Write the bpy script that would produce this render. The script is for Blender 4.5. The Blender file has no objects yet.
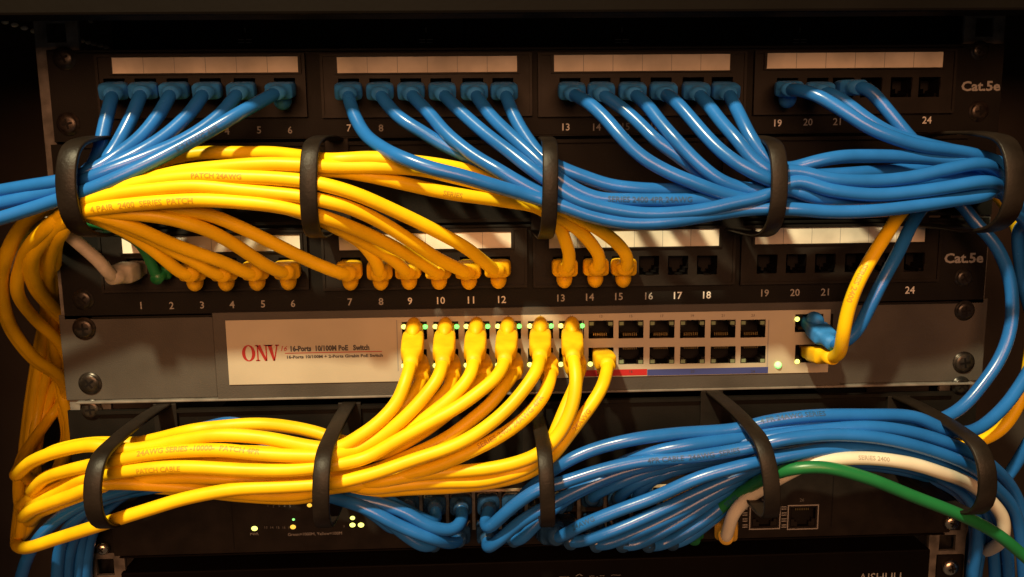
import bpy, bmesh, math, random
from mathutils import Vector, Matrix
random.seed(7)
sc = bpy.context.scene
C = sc.collection
S = 0.001                                   # everything below is written in millimetres

# ------------------------------------------------------------------ camera
F = 820.0
CAM = Vector((-25.813, -423.25, -59.55)); PIT, YAW, ROL = 0.15145, -0.036215, -0.011798
cp, sp = math.cos(PIT), math.sin(PIT); cy_, sy_ = math.cos(YAW), math.sin(YAW); cr, sr = math.cos(ROL), math.sin(ROL)
def cam2world(v):                            # v = (right, forward, up)
    x3, y2, z3 = v
    x = cr*x3 - sr*z3; z2 = sr*x3 + cr*z3
    y = cp*y2 + sp*z2; z = -sp*y2 + cp*z2
    return Vector((cy_*x - sy_*y, sy_*x + cy_*y, z))
RX, FW, UP = cam2world((1,0,0)), cam2world((0,1,0)), cam2world((0,0,1))
cam = bpy.data.cameras.new('camera'); co = bpy.data.objects.new('camera', cam); C.objects.link(co)
m = Matrix((RX, UP, -FW)).transposed().to_4x4(); m.translation = CAM*S
co.matrix_world = m
cam.sensor_width = 36; cam.lens = 36*F/1024; cam.clip_start = 0.01; cam.clip_end = 20
cam.shift_y = 0
sc.camera = co
def at(u, v, o=0.0):
    """world point (mm) seen at pixel u,v on the plane o millimetres in front of the rack face"""
    d = cam2world((u-512, F, 288.5-v))
    t = (-o - CAM.y)/d.y
    return CAM + d*t

# ------------------------------------------------------------------ materials
def mat(name, col, rough=.5, metal=0., noise=.0, nscale=60, bump=0., bscale=400, emit=None, es=0., spec=.5, coat=0., col2=None, tr=0.):
    m = bpy.data.materials.new(name); m.use_nodes = True
    nt = m.node_tree; b = nt.nodes['Principled BSDF']
    b.inputs['Base Color'].default_value = (*col, 1); b.inputs['Roughness'].default_value = rough
    b.inputs['Metallic'].default_value = metal; b.inputs['Specular IOR Level'].default_value = spec
    b.inputs['Coat Weight'].default_value = coat; b.inputs['Coat Roughness'].default_value = .15
    b.inputs['Transmission Weight'].default_value = tr
    tc = nt.nodes.new('ShaderNodeTexCoord')
    if noise > 0 or col2:
        n = nt.nodes.new('ShaderNodeTexNoise'); n.inputs['Scale'].default_value = nscale; n.inputs['Detail'].default_value = 5
        nt.links.new(tc.outputs['Object'], n.inputs['Vector'])
        r = nt.nodes.new('ShaderNodeValToRGB')
        c2 = col2 or tuple(c*(1-noise) for c in col)
        r.color_ramp.elements[0].color = (*c2, 1); r.color_ramp.elements[1].color = (*[min(1, c*(1+noise*.5)) for c in col], 1)
        r.color_ramp.elements[0].position = .35; r.color_ramp.elements[1].position = .65
        nt.links.new(n.outputs['Fac'], r.inputs['Fac']); nt.links.new(r.outputs['Color'], b.inputs['Base Color'])
        mr = nt.nodes.new('ShaderNodeMapRange'); mr.inputs['To Min'].default_value = rough*.8; mr.inputs['To Max'].default_value = min(1, rough*1.25)
        nt.links.new(n.outputs['Fac'], mr.inputs['Value']); nt.links.new(mr.outputs['Result'], b.inputs['Roughness'])
    if bump > 0:
        n2 = nt.nodes.new('ShaderNodeTexNoise'); n2.inputs['Scale'].default_value = bscale; n2.inputs['Detail'].default_value = 3
        nt.links.new(tc.outputs['Object'], n2.inputs['Vector'])
        bp = nt.nodes.new('ShaderNodeBump'); bp.inputs['Strength'].default_value = bump; bp.inputs['Distance'].default_value = .0004
        nt.links.new(n2.outputs['Fac'], bp.inputs['Height']); nt.links.new(bp.outputs['Normal'], b.inputs['Normal'])
    if emit:
        b.inputs['Emission Color'].default_value = (*emit, 1); b.inputs['Emission Strength'].default_value = es
    return m
M = dict(
 black=mat('black_powder_coat', (.0065,.0055,.0045), .55, noise=.35, nscale=40, bump=.25, bscale=1500, spec=.13),
 block=mat('black_moulded_plastic', (.012,.0095,.0078), .48, noise=.25, nscale=90, bump=.12, bscale=900, spec=.16),
 hole=mat('dark_socket_plastic', (.005,.004,.004), .55, spec=.15),
 edge=mat('bare_metal_edge', (.62,.50,.34), .5, noise=.5, nscale=200),
 gold=mat('gold_contact', (.6,.4,.15), .3, metal=1),
 tin=mat('tinned_shield', (.36,.32,.27), .35, metal=1, noise=.3, nscale=300),
 grey=mat('grey_painted_steel', (.062,.056,.050), .5, noise=.24, nscale=22, bump=.3, bscale=1800, spec=.3),
 greyedge=mat('pale_grey_edge', (.17,.155,.14), .4, noise=.3, nscale=100),
 zinc=mat('zinc_plated_steel', (.13,.12,.11), .6, metal=.0, noise=.5, nscale=120, bump=.1, spec=.2),
 face=mat('pale_grey_face_sheet', (.43,.385,.30), .45, noise=.08, nscale=25),
 paper=mat('paper_label_insert', (.74,.67,.56), .75, noise=.28, nscale=38),
 film=mat('clear_film_edge', (.25,.22,.2), .25),
 white=mat('white_print', (.62,.62,.60), .6), greyprint=mat('mid_grey_print', (.26,.25,.24), .6), dimprint=mat('faint_print', (.12,.12,.115), .6),
 redprint=mat('dark_red_print', (.33,.012,.012), .5), inkprint=mat('dark_print', (.045,.04,.045), .5),
 red=mat('red_stripe', (.40,.012,.015), .5), blue_s=mat('blue_stripe', (.035,.05,.20), .5),
 screw=mat('dark_nickel_screw', (.045,.036,.030), .32, metal=.6, noise=.5, nscale=400, spec=.6),
 screwb=mat('black_screw', (.035,.032,.03), .3, metal=.6, noise=.3, nscale=400),
 screws=mat('bright_steel_screw', (.6,.52,.42), .25, metal=1, noise=.3, nscale=400),
 strap=mat('black_brown_strap_plastic', (.013,.009,.0065), .45, noise=.35, nscale=70, bump=.3, bscale=700, spec=.22),
 yellow=mat('yellow_pvc', (.88,.55,.006), .40, noise=.14, nscale=45, spec=.25, bump=.08, bscale=500),
 yboot=mat('yellow_soft_boot', (.86,.50,.006), .5, noise=.14, nscale=120, spec=.3, bump=.15, bscale=700),
 blue=mat('blue_pvc', (.015,.130,.46), .25, noise=.16, nscale=45, spec=.5, bump=.08, bscale=500),
 bboot=mat('blue_soft_boot', (.03,.21,.62), .55, noise=.25, nscale=150, spec=.35, bump=.3, bscale=900),
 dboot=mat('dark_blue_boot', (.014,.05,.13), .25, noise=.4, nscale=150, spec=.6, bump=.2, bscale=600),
 green=mat('green_pvc', (.012,.15,.045), .35, noise=.1, nscale=60),
 cream=mat('off_white_pvc', (.66,.63,.52), .4, noise=.08, nscale=60),
 tan=mat('grey_beige_pvc', (.44,.40,.33), .5, noise=.2, nscale=150),
 bronze=mat('dark_yellow_boot', (.62,.38,.05), .4, noise=.2),
 bprint=mat('dark_blue_print', (.010,.06,.17), .5), yprint=mat('brown_print', (.50,.26,.006), .5), cprint=mat('grey_print', (.36,.32,.26), .5),
 cab=mat('cabinet_black_paint', (.065,.052,.044), .6, noise=.3, nscale=12, bump=.1, spec=.2),
 cabbar=mat('cabinet_brown_black_bar', (.0035,.0026,.002), .6, noise=.25, nscale=20, bump=.15, spec=.05),
 void=mat('backdrop_black', (.05,.04,.03), .8, spec=.1),
 led_g=mat('green_led', (.1,.5,.1), .3, emit=(.20,1,.16), es=2.0), led_y=mat('yellow_green_led', (.6,.6,.1), .3, emit=(1,1,.20), es=2.0),
 led_o=mat('amber_led', (.6,.4,.1), .3, emit=(1,.55,.06), es=1.2), led_w=mat('pale_green_led', (.6,.8,.5), .3, emit=(.14,1,.22), es=1.2),
 led_off=mat('unlit_lens', (.20,.26,.15), .25), 
 bead=mat('lit_hole_pale', (.75,.74,.7), .3),
)

# ------------------------------------------------------------------ helpers
def link(name, me, m, parent=None, smooth=True):
    if smooth: me.polygons.foreach_set('use_smooth', [True]*len(me.polygons))
    me.materials.append(m); me.update()
    o = bpy.data.objects.new(name, me); C.objects.link(o)
    if parent is not None:
        o.parent = parent
        o.matrix_parent_inverse = Matrix.Translation(-Vector(parent.location)) if parent.type == 'EMPTY' else Matrix()
    return o
def bmobj(name, bm, m, parent=None, smooth=False, bevel=0., auto=True):
    bmesh.ops.recalc_face_normals(bm, faces=bm.faces)
    if bevel > 0:
        bmesh.ops.bevel(bm, geom=[e for e in bm.edges if e.is_manifold and e.calc_face_angle(0) > .6], offset=bevel*S, segments=2, affect='EDGES', profile=.5)
    me = bpy.data.meshes.new(name); bm.to_mesh(me); bm.free()
    return link(name, me, m, parent, smooth)
def tag(o, label=None, cat=None, group=None, kind=None):
    for k, v in (('label', label), ('category', cat), ('group', group), ('kind', kind)):
        if v: o[k] = v
    return o
def empty(name, p, label, cat, group=None):
    o = bpy.data.objects.new(name, None); C.objects.link(o); o.location = Vector(p)*S; o.empty_display_size = .01
    return tag(o, label, cat, group)
def addbox(bm, x0, x1, y0, y1, z0, z1):
    vs = [bm.verts.new(Vector((x, y, z))*S) for x in (x0, x1) for y in (y0, y1) for z in (z0, z1)]
    for f in ((0,1,3,2),(4,6,7,5),(0,4,5,1),(2,3,7,6),(0,2,6,4),(1,5,7,3)): bm.faces.new([vs[i] for i in f])
def rect(u0, v0, u1, v1, o=0):
    um, vm = (u0+u1)/2, (v0+v1)/2
    return at(u0, vm, o).x, at(u1, vm, o).x, at(um, v1, o).z, at(um, v0, o).z
def pbox(name, u0, v0, u1, v1, o0, o1, m, parent=None, bevel=0.):
    """box whose front face (at o1 mm) covers the pixel rectangle; it goes back to o0"""
    x0, x1, z0, z1 = rect(u0, v0, u1, v1, o1)
    bm = bmesh.new(); addbox(bm, x0, x1, -o1, -o0, z0, z1)
    return bmobj(name, bm, m, parent, bevel=bevel, smooth=False)
def plate_with_holes(name, X0, X1, Z0, Z1, o0, o1, holes, m, parent, bevel=0):
    """a plate with rectangular openings cut right through"""
    xs = sorted({X0, X1, *[h[0] for h in holes], *[h[1] for h in holes]}); zs = sorted({Z0, Z1, *[h[2] for h in holes], *[h[3] for h in holes]})
    bm = bmesh.new(); nx, nz = len(xs)-1, len(zs)-1
    solid = [[not any(h[0]-1e-6 <= (xs[i]+xs[i+1])/2 <= h[1] and h[2] <= (zs[j]+zs[j+1])/2 <= h[3] for h in holes) for j in range(nz)] for i in range(nx)]
    cache = {}
    def V(i, j, k):
        if (i,j,k) not in cache: cache[(i,j,k)] = bm.verts.new(Vector((xs[i], -(o1 if k else o0), zs[j]))*S)
        return cache[(i,j,k)]
    for i in range(nx):
        for j in range(nz):
            if not solid[i][j]: continue
            bm.faces.new([V(i,j,1), V(i+1,j,1), V(i+1,j+1,1), V(i,j+1,1)]); bm.faces.new([V(i,j,0), V(i,j+1,0), V(i+1,j+1,0), V(i+1,j,0)])
            for di, dj, a, b in ((-1,0,(i,j),(i,j+1)), (1,0,(i+1,j),(i+1,j+1)), (0,-1,(i,j),(i+1,j)), (0,1,(i,j+1),(i+1,j+1))):
                ii, jj = i+di, j+dj
                if ii < 0 or jj < 0 or ii >= nx or jj >= nz or not solid[ii][jj]:
                    bm.faces.new([V(*a,0), V(*b,0), V(*b,1), V(*a,1)])
    return bmobj(name, bm, m, parent)
FONTC = {}
def text_verts(s, bold=0., slant=0.):
    key = (s, bold, slant)
    if key in FONTC: return FONTC[key]
    cu = bpy.data.curves.new('t', 'FONT'); cu.body = s; cu.size = 1; cu.offset = bold; cu.resolution_u = 2; cu.shear = slant
    ob = bpy.data.objects.new('t', cu); C.objects.link(ob)
    dg = bpy.context.evaluated_depsgraph_get(); dg.update(); me = ob.evaluated_get(dg).to_mesh()
    vs = [(v.co.x, v.co.y) for v in me.vertices]; fs = [tuple(p.vertices) for p in me.polygons]
    ob.evaluated_get(dg).to_mesh_clear(); bpy.data.objects.remove(ob); bpy.data.curves.remove(cu)
    FONTC[key] = (vs, fs); return vs, fs
def ptext(s, u, v, h, m, parent, o=0.15, w=None, bold=0.0, name='lettering', slant=0., center=True):
    """flat lettering, cap height h pixels, centred on pixel (u,v)"""
    vs, fs = text_verts(s, bold, slant)
    x0 = min(a for a, b in vs); x1 = max(a for a, b in vs); y0 = min(b for a, b in vs); y1 = max(b for a, b in vs)
    hh = at(u, v-h/2, o).z - at(u, v+h/2, o).z
    k = hh/(y1-y0); kx = k
    if w: kx = (at(u+w/2, v, o).x-at(u-w/2, v, o).x)/(x1-x0)
    c = at(u, v, o); me = bpy.data.meshes.new(name)
    T = .12
    P = [(c.x+(a-(x0+x1)/2)*kx, -o, c.z+(b-(y0+y1)/2)*k) for a, b in vs]
    me.from_pydata([Vector(p)*S for p in P], [], fs)
    return link(name, me, m, parent, smooth=False)

def catmull(pts, step=2.2):
    P = [Vector(p) for p in pts]; P = [P[0]*2-P[1]] + P + [P[-1]*2-P[-2]]; out = []
    for i in range(1, len(P)-2):
        p0, p1, p2, p3 = P[i-1:i+3]
        t0 = 0; t1 = t0+max(.01, (p1-p0).length**.5); t2 = t1+max(.01, (p2-p1).length**.5); t3 = t2+max(.01, (p3-p2).length**.5)
        n = max(2, int((p2-p1).length/step))
        for k in range(n):
            t = t1+(t2-t1)*k/n
            A1 = p0*((t1-t)/(t1-t0))+p1*((t-t0)/(t1-t0)); A2 = p1*((t2-t)/(t2-t1))+p2*((t-t1)/(t2-t1)); A3 = p2*((t3-t)/(t3-t2))+p3*((t-t2)/(t3-t2))
            B1 = A1*((t2-t)/(t2-t0))+A2*((t-t0)/(t2-t0)); B2 = A2*((t3-t)/(t3-t1))+A3*((t-t1)/(t3-t1))
            out.append(B1*((t2-t)/(t2-t1))+B2*((t-t1)/(t2-t1)))
    out.append(P[-2]); return out
def smooth_path(P, it=3):
    for _ in range(it):
        P = [P[0]] + [P[i-1]*.25+P[i]*.5+P[i+1]*.25 for i in range(1, len(P)-1)] + [P[-1]]
    return P
def tube_mesh(name, P, r, m, parent, sides=14):
    n = len(P); T = [(P[min(i+1, n-1)]-P[max(i-1, 0)]).normalized() for i in range(n)]
    up = Vector((0, -1, 0)); N = up-T[0]*up.dot(T[0])
    if N.length < .1: N = Vector((0, 0, 1))-T[0]*T[0].z
    N.normalize(); verts, faces = [], []
    for i in range(n):
        N = (N-T[i]*N.dot(T[i])).normalized(); B = T[i].cross(N)
        rr = r(i/(n-1)) if callable(r) else r
        for k in range(sides):
            a = 2*math.pi*k/sides; verts.append((P[i]+(N*math.cos(a)+B*math.sin(a))*rr)*S)
    for i in range(n-1):
        for k in range(sides):
            a, b = i*sides+k, i*sides+(k+1) % sides
            faces.append((a, b, b+sides, a+sides))
    faces.append(tuple(range(sides-1, -1, -1))); faces.append(tuple((n-1)*sides+k for k in range(sides)))
    me = bpy.data.meshes.new(name); me.from_pydata(verts, [], faces)
    return link(name, me, m, parent)
def print_on(P, r, s, start, h, m, parent, ang=0., flip=False):
    """lettering wrapped on the cable, beginning at arc length start (mm)"""
    L = [0]
    for i in range(1, len(P)): L.append(L[-1]+(P[i]-P[i-1]).length)
    vs, fs = text_verts(s, .02)
    tb = bmesh.new(); tv = [tb.verts.new((a, b, 0)) for a, b in vs]
    for f in fs:
        try: tb.faces.new([tv[i] for i in f])
        except ValueError: pass
    for q in range(1, 7):
        bmesh.ops.bisect_plane(tb, geom=tb.verts[:]+tb.edges[:]+tb.faces[:], plane_co=(0, q*.105, 0), plane_no=(0, 1, 0))
    tb.verts.index_update(); vs = [(v.co.x, v.co.y) for v in tb.verts]; fs = [tuple(v.index for v in f.verts) for f in tb.faces]; tb.free()
    k = h/.70; x0 = min(a for a, b in vs); out = []
    import bisect
    for a, b in vs:
        sL = start+((a-x0)*k)*(-1 if flip else 1); sL = min(max(sL, 0), L[-1]-.01)
        i = min(bisect.bisect_right(L, sL)-1, len(P)-2); t = (sL-L[i])/max(1e-6, L[i+1]-L[i])
        c = P[i].lerp(P[i+1], t); T0 = (P[min(i+1, len(P)-1)]-P[max(i-1, 0)]).normalized(); T1 = (P[min(i+2, len(P)-1)]-P[i]).normalized(); T = T0.lerp(T1, t).normalized()
        tocam = CAM-c; N = (tocam-T*tocam.dot(T)).normalized(); B = N.cross(T)
        if flip: B = -B
        th = ((b-.35)*k)/r+ang
        out.append((c+(N*math.cos(th)+B*math.sin(th))*(r+.07))*S)
    me = bpy.data.meshes.new('print'); me.from_pydata(out, [], fs); return link('print', me, m, parent, smooth=False)

def boot_mesh(name, A, Bp, w, h, m, parent, latch, hoodm=None, r=3.1):
    """RJ45 plug body running into a soft tapered boot from A (in the jack) to Bp; latch=+1 hood on top, -1 below"""
    ax = (Bp-A); L = ax.length; ax.normalize()
    X = Vector((1, 0, 0)); X = (X-ax*X.dot(ax)).normalized(); Z = X.cross(ax); Z = Z if Z.z > 0 else -Z
    prof = [(-4, .84, .80), (0, .86, .82), (L*.28, .88, .86), (L*.31, 1.0, 1.0), (L*.5, 1.04, 1.04), (L*.80, 1.0, 1.03), (L*.84, .95, 1.0), (L*.89, .80, .95), (L, .70, .90), (L+5.0, 2*r/w*1.10, 2*r/h*1.06)]
    ns = 24; verts = []; faces = []
    for (t, a, b) in prof:
        e = 5.0 if t < L*.87 else 2.6 if t < L*.97 else 2.0
        for k in range(ns):
            th = 2*math.pi*k/ns; c, s = math.cos(th), math.sin(th)
            xx = math.copysign(abs(c)**(2/e), c)*w/2*a; zz = math.copysign(abs(s)**(2/e), s)*h/2*b
            verts.append((A+ax*t+X*xx+Z*zz)*S)
    for i in range(len(prof)-1):
        for k in range(ns):
            a, b = i*ns+k, i*ns+(k+1) % ns; faces.append((a, b, b+ns, a+ns))
    faces.append(tuple(range(ns-1, -1, -1))); faces.append(tuple((len(prof)-1)*ns+k for k in range(ns)))
    me = bpy.data.meshes.new(name); me.from_pydata(verts, [], faces); b = link(name, me, m, parent)
    if latch:
        bm = bmesh.new(); bmesh.ops.create_uvsphere(bm, u_segments=16, v_segments=10, radius=1)
        cpos = A+ax*(L*(.20 if latch > 0 else .42))+Z*latch*h*(.50 if latch > 0 else .70)
        for v in bm.verts:
            x, y, z = v.co
            v.co = (cpos+X*x*w*(.36 if latch > 0 else .33)+ax*y*(L*.26 if latch > 0 else L*.34)+Z*z*(h*.52 if latch > 0 else h*.60))*S
        ho = bmobj('latch_hood', bm, hoodm or m, b, smooth=True)
    return b

# ------------------------------------------------------------------ screws
def screw(parent, u, v, rpx, m='screw', o=0., washer=True):
    c = at(u, v, o+1.5); k = at(u+rpx*.84, v, o+1.5).x-c.x; r = k
    bm = bmesh.new(); rings = [(r*1.0, o+.0), (r*1.0, o+1.0), (r*.93, o+1.9), (r*.72, o+2.7), (r*.45, o+3.1), (r*.0001, o+3.25)]
    if washer: rings = [(r*1.0, o+.02), (r*1.0, o+.45), (r*.84, o+.5), (r*.80, o+1.2), (r*.74, o+1.6), (r*.5, o+1.85), (.0001, o+1.95)]
    prev = None
    for rad, oo in rings:
        cur = [bm.verts.new(Vector((c.x+rad*math.cos(2*math.pi*q/28), -oo, c.z+rad*math.sin(2*math.pi*q/28)))*S) for q in range(28)]
        if prev:
            for q in range(28): bm.faces.new([prev[q], prev[(q+1) % 28], cur[(q+1) % 28], cur[q]])
        prev = cur
    s = bmobj('screw', bm, M[m], parent, smooth=True)
    top = max(b for a, b in rings)
    rot = random.uniform(0, 1.5); bm = bmesh.new()
    for q in range(2):
        a = rot+q*math.pi/2; ca, sa = math.cos(a), math.sin(a); l, t = r*.46, r*.095
        f0, f1 = -(top-1.0), -(top+.03+.01*q); vs = []
        for yy in (f0, f1):
            for sx, sz in ((-1,-1),(1,-1),(1,1),(-1,1)): vs.append(bm.verts.new(Vector((c.x+sx*l*ca-sz*t*sa, yy, c.z+sx*l*sa+sz*t*ca))*S))
        for f in ((3,2,1,0),(4,5,6,7),(0,1,5,4),(1,2,6,5),(2,3,7,6),(3,0,4,7)): bm.faces.new([vs[i] for i in f])
    bmobj('cross_recess', bm, M['hole'], s)
    return s

# ------------------------------------------------------------------ cabinet and rack frame
bm = bmesh.new(); addbox(bm, -900, 900, 700, 710, -900, 700)
tag(bmobj('background', bm, M['void']), kind='structure')
cab = empty('rack_cabinet', (0, 0, -400), 'dark steel rack cabinet with its brown black top bar and grey rails', 'cabinet')
zt = at(512, 13, 68).z
def top_bar():
    b = bmesh.new(); addbox(b, -399, 399, -68, -54, zt, zt+60); return bmobj('top_bar', b, M['cabbar'], cab, bevel=1.2)
top_bar()
for sx in (-1, 1):
    b = bmesh.new(); x = sx*402; addbox(b, x-2, x+2, -172, 600, -420, 420); bmobj('side_panel', b, M['cab'], cab)
b = bmesh.new(); addbox(b, -399.5, 399.5, 598, 602, -420, zt+60); bmobj('back_panel', b, M['cab'], cab)
b = bmesh.new(); addbox(b, -399.5, 399.5, -53, 598, zt+57, zt+60); bmobj('roof_panel', b, M['cab'], cab)
for sx in (-1, 1):                             # 19 inch mounting rails with square holes
    xe = sx*243.0; xi = sx*222.0
    X0, X1 = min(xe, xi), max(xe, xi)
    holes = []
    z = 30
    xc = sx*232.5
    for uu in range(-6, 10):
        zb = 0-44.45*uu
        for d in (-6.35, -22.2, -38.1): holes.append((xc-4.7, xc+4.7, zb+d-4.7, zb+d+4.7))
    r_ = plate_with_holes('mounting_rail', X0, X1, -395, 80, -3.0, -1.0, holes, M['zinc'], cab)
    b = bmesh.new(); a_ = xe; addbox(b, min(a_, a_-sx*2), max(a_, a_-sx*2), 3.02, 45, -395, 80); bmobj('rail_flange', b, M['zinc'], cab)
for sx in (-1, 1):  # unseen posts added to shade the cable loops at the left
    b = bmesh.new(); a_ = sx*270; c_ = sx*399.5; addbox(b, min(a_, c_), max(a_, c_), -172, -146, -420, 420); bmobj('shade_post', b, M['cabbar'], cab, bevel=1.0)
for sx in (-1, 1):  # added sheets that catch fill light and lift the black gaps beside the rack
    b = bmesh.new(); a_ = sx*243.5; c_ = sx*399.5; addbox(b, min(a_, c_), max(a_, c_), 128, 131, -420, zt+56); bmobj('fill_catcher', b, M['cab'], cab)
# pale beads and bars standing in for lit holes in the perforated roof edge
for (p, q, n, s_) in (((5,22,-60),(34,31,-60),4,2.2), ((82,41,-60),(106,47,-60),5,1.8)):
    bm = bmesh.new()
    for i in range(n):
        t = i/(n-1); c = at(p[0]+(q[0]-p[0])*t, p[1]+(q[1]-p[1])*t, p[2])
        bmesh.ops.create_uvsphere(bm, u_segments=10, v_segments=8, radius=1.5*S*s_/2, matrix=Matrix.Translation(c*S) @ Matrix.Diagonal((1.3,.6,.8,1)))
    o = bmobj('lit_hole_beads', bm, M['bead'], None, smooth=True)
    tag(o, 'row of pale beads for lit holes %s' % ('left of the left mounting rail at the top' if p[0] < 40 else 'right of the left rail above the upper patch panel'), 'beads')
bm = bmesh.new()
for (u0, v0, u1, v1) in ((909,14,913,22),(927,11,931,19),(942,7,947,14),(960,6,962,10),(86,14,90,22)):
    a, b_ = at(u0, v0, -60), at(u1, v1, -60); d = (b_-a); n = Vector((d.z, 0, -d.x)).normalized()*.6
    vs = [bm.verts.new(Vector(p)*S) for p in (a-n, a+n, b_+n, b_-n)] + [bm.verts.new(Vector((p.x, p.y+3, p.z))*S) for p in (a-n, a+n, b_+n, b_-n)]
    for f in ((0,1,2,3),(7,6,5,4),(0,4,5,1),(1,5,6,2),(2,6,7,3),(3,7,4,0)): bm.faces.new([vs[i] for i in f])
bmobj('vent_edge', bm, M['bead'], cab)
# the unit above the upper patch panel, almost black
top = empty('blanking_unit', at(505, 46), 'almost black recessed unit under the top bar, above the upper patch panel', 'rack unit')
x0, x1, z0, z1 = rect(112, 16, 958, 47, -14)
b = bmesh.new(); addbox(b, x0, x1, 14, 60, z0-3, z1+40); bmobj('body', b, M['black'], top)
for u in (426, 622, 245, 800):
    ptext('I', u, 30, 5, M['dimprint'], top, o=-13.8); ptext('==', u, 41, 4, M['dimprint'], top, o=-13.8)
for (u0, u1) in ((441, 463), (471, 512), (566, 596)):
    pbox('paper_strip', u0, 10.5, u1, 17, -13.9, -12, M['paper'], top)
pbox('seam', 463, 17, 466, 46, -13.9, -13.0, M['cabbar'], top)

# ------------------------------------------------------------------ patch panels
def jack(parent, u, v, wpx, hpx, name='port', down=True):
    """one keystone style opening: dark recess, stepped bottom and contacts"""
    x0, x1, z0, z1 = rect(u-wpx/2, v-hpx/2, u+wpx/2, v+hpx/2, 1.0)
    b = bmesh.new(); cx = (x0+x1)/2; w = x1-x0; h = z1-z0
    s = 1 if down else -1; zc = (z0+z1)/2
    outer = [(-.5,.5),(.5,.5),(.5,-.12),(.34,-.12),(.34,-.34),(.2,-.34),(.2,-.5),(-.2,-.5),(-.2,-.34),(-.34,-.34),(-.34,-.12),(-.5,-.12)]
    f = [b.verts.new(Vector((cx+a*w, -2.25, zc+s*c*h))*S) for a, c in outer]; g = [b.verts.new(Vector((cx+a*w*.96, 9, zc+s*c*h*.96))*S) for a, c in outer]
    b.faces.new(g); n = len(f)
    for i in range(n): b.faces.new([f[i], f[(i+1) % n], g[(i+1) % n], g[i]])
    for f_ in b.faces: f_.normal_update()
    me = bpy.data.meshes.new(name); b.to_mesh(me); b.free()
    o = link(name, me, M['hole'], parent, smooth=False)
    return o
def jackset(parent, holes, blocku, vt, vb, o=1.8):
    """front block plate with the openings"""
def patch_panel(label, cfg):
    xl, xr, zb, zt_ = rect(cfg['ul'], cfg['vt'], cfg['ur'], cfg['vb'])
    root = empty('patch_bay', ((xl+xr)/2, 0, zb), label, 'patch panel', 'patch panels')
    slope = cfg['slope']                                      # pixel rise per pixel to the right
    hl, hr = xl, xr
    holes_all = []
    HW, HH = cfg['hw'], cfg['hh']
    for b_ in cfg['blocks']:
        for u, v in b_['holes']:
            x0, x1, z0, z1 = rect(u-HW/2, v-HH/2, u+HW/2, v+HH/2, 1.8); holes_all.append((x0, x1, z0, z1))
    plate_with_holes('panel_plate', xl, xr, zb, zt_, -1.2, 0, [(a-.3, b+.3, c-.3, d+.3) for a, b, c, d in holes_all], M['black'], root)
    # folded lips above and below
    bb = bmesh.new(); addbox(bb, xl+14, xr-14, -1.6, 6, zt_-1.6, zt_-.1); bmobj('upper_lip', bb, M['black'], root, bevel=.3)
    bb = bmesh.new(); addbox(bb, xl+14, xr-14, -1.4, 6, zb+.1, zb+1.2); bmobj('lower_lip', bb, M['black'], root, bevel=.3)
    for b_ in cfg['blocks']:
        u0, u1, v0, v1 = b_['box']
        x0, x1, z0, z1 = rect(u0, v0, u1, v1, 1.8)
        hs = []
        for u, v in b_['holes']: hs.append(rect(u-HW/2, v-HH/2, u+HW/2, v+HH/2, 1.8))
        blk = plate_with_holes('port_block', x0, x1, z0, z1, .05, 1.8, hs, M['block'], root)
        # raised rim round the block
        t = 1.3; rim = bmesh.new()
        addbox(rim, x0, x1, -2.6, -1.79, z1-t, z1); addbox(rim, x0, x1, -2.6, -1.79, z0, z0+t)
        addbox(rim, x0, x0+t, -2.6, -1.79, z0+t, z1-t); addbox(rim, x1-t, x1, -2.6, -1.79, z0+t, z1-t); bmobj('rim', rim, M['block'], blk)
        for u, v in b_['holes']: jack(root, u, v, HW-1, HH-1)
        s0, s1, t0, t1 = b_['strip']
        lx0, lx1, lz0, lz1 = rect(s0, t0, s1, t1, 2.4)
        ls = empty_part = pbox('label_strip', s0, t0, s1, t1, 1.82, 2.4, M['paper'], root)
        ln = bmesh.new()
        for k in range(1, 6):
            x = lx0+(lx1-lx0)*k/6; addbox(ln, x-.12, x+.12, -2.45, -2.38, lz0, lz1)
        bmobj('divider', ln, M['greyprint'], ls)
        fr = bmesh.new(); t = .7
        addbox(fr, lx0-1.4, lx1+1.4, -2.9, -1.9, lz1, lz1+t); addbox(fr, lx0-1.4, lx1+1.4, -2.9, -1.9, lz0-t, lz0); addbox(fr, lx0-1.4, lx0-.02, -2.9, -1.9, lz0, lz1); addbox(fr, lx1+.02, lx1+1.4, -2.9, -1.9, lz0, lz1)
        bmobj('film_holder', fr, M['block'], ls)
    for s, u, v, bright in cfg['nums']: ptext(s, u, v, 7.2, M['white'] if bright > 1 else M['greyprint'] if bright else M['dimprint'], root, o=.12, bold=.012, name='port_number')  # numbers in three print tones, from white to faint grey
    u, v = cfg['cat']; ptext('Cat.5e', u, v, 10.2, M['greyprint'], root, o=.12, w=39, bold=.03, name='lettering')
    for (u, v, r, mm) in cfg['screws']: screw(root, u, v, r, mm)
    return root
def hv(us, v0, v1): return [(u, v0+(v1-v0)*(u-us[0])/(us[-1]-us[0])) for u in us]
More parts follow.
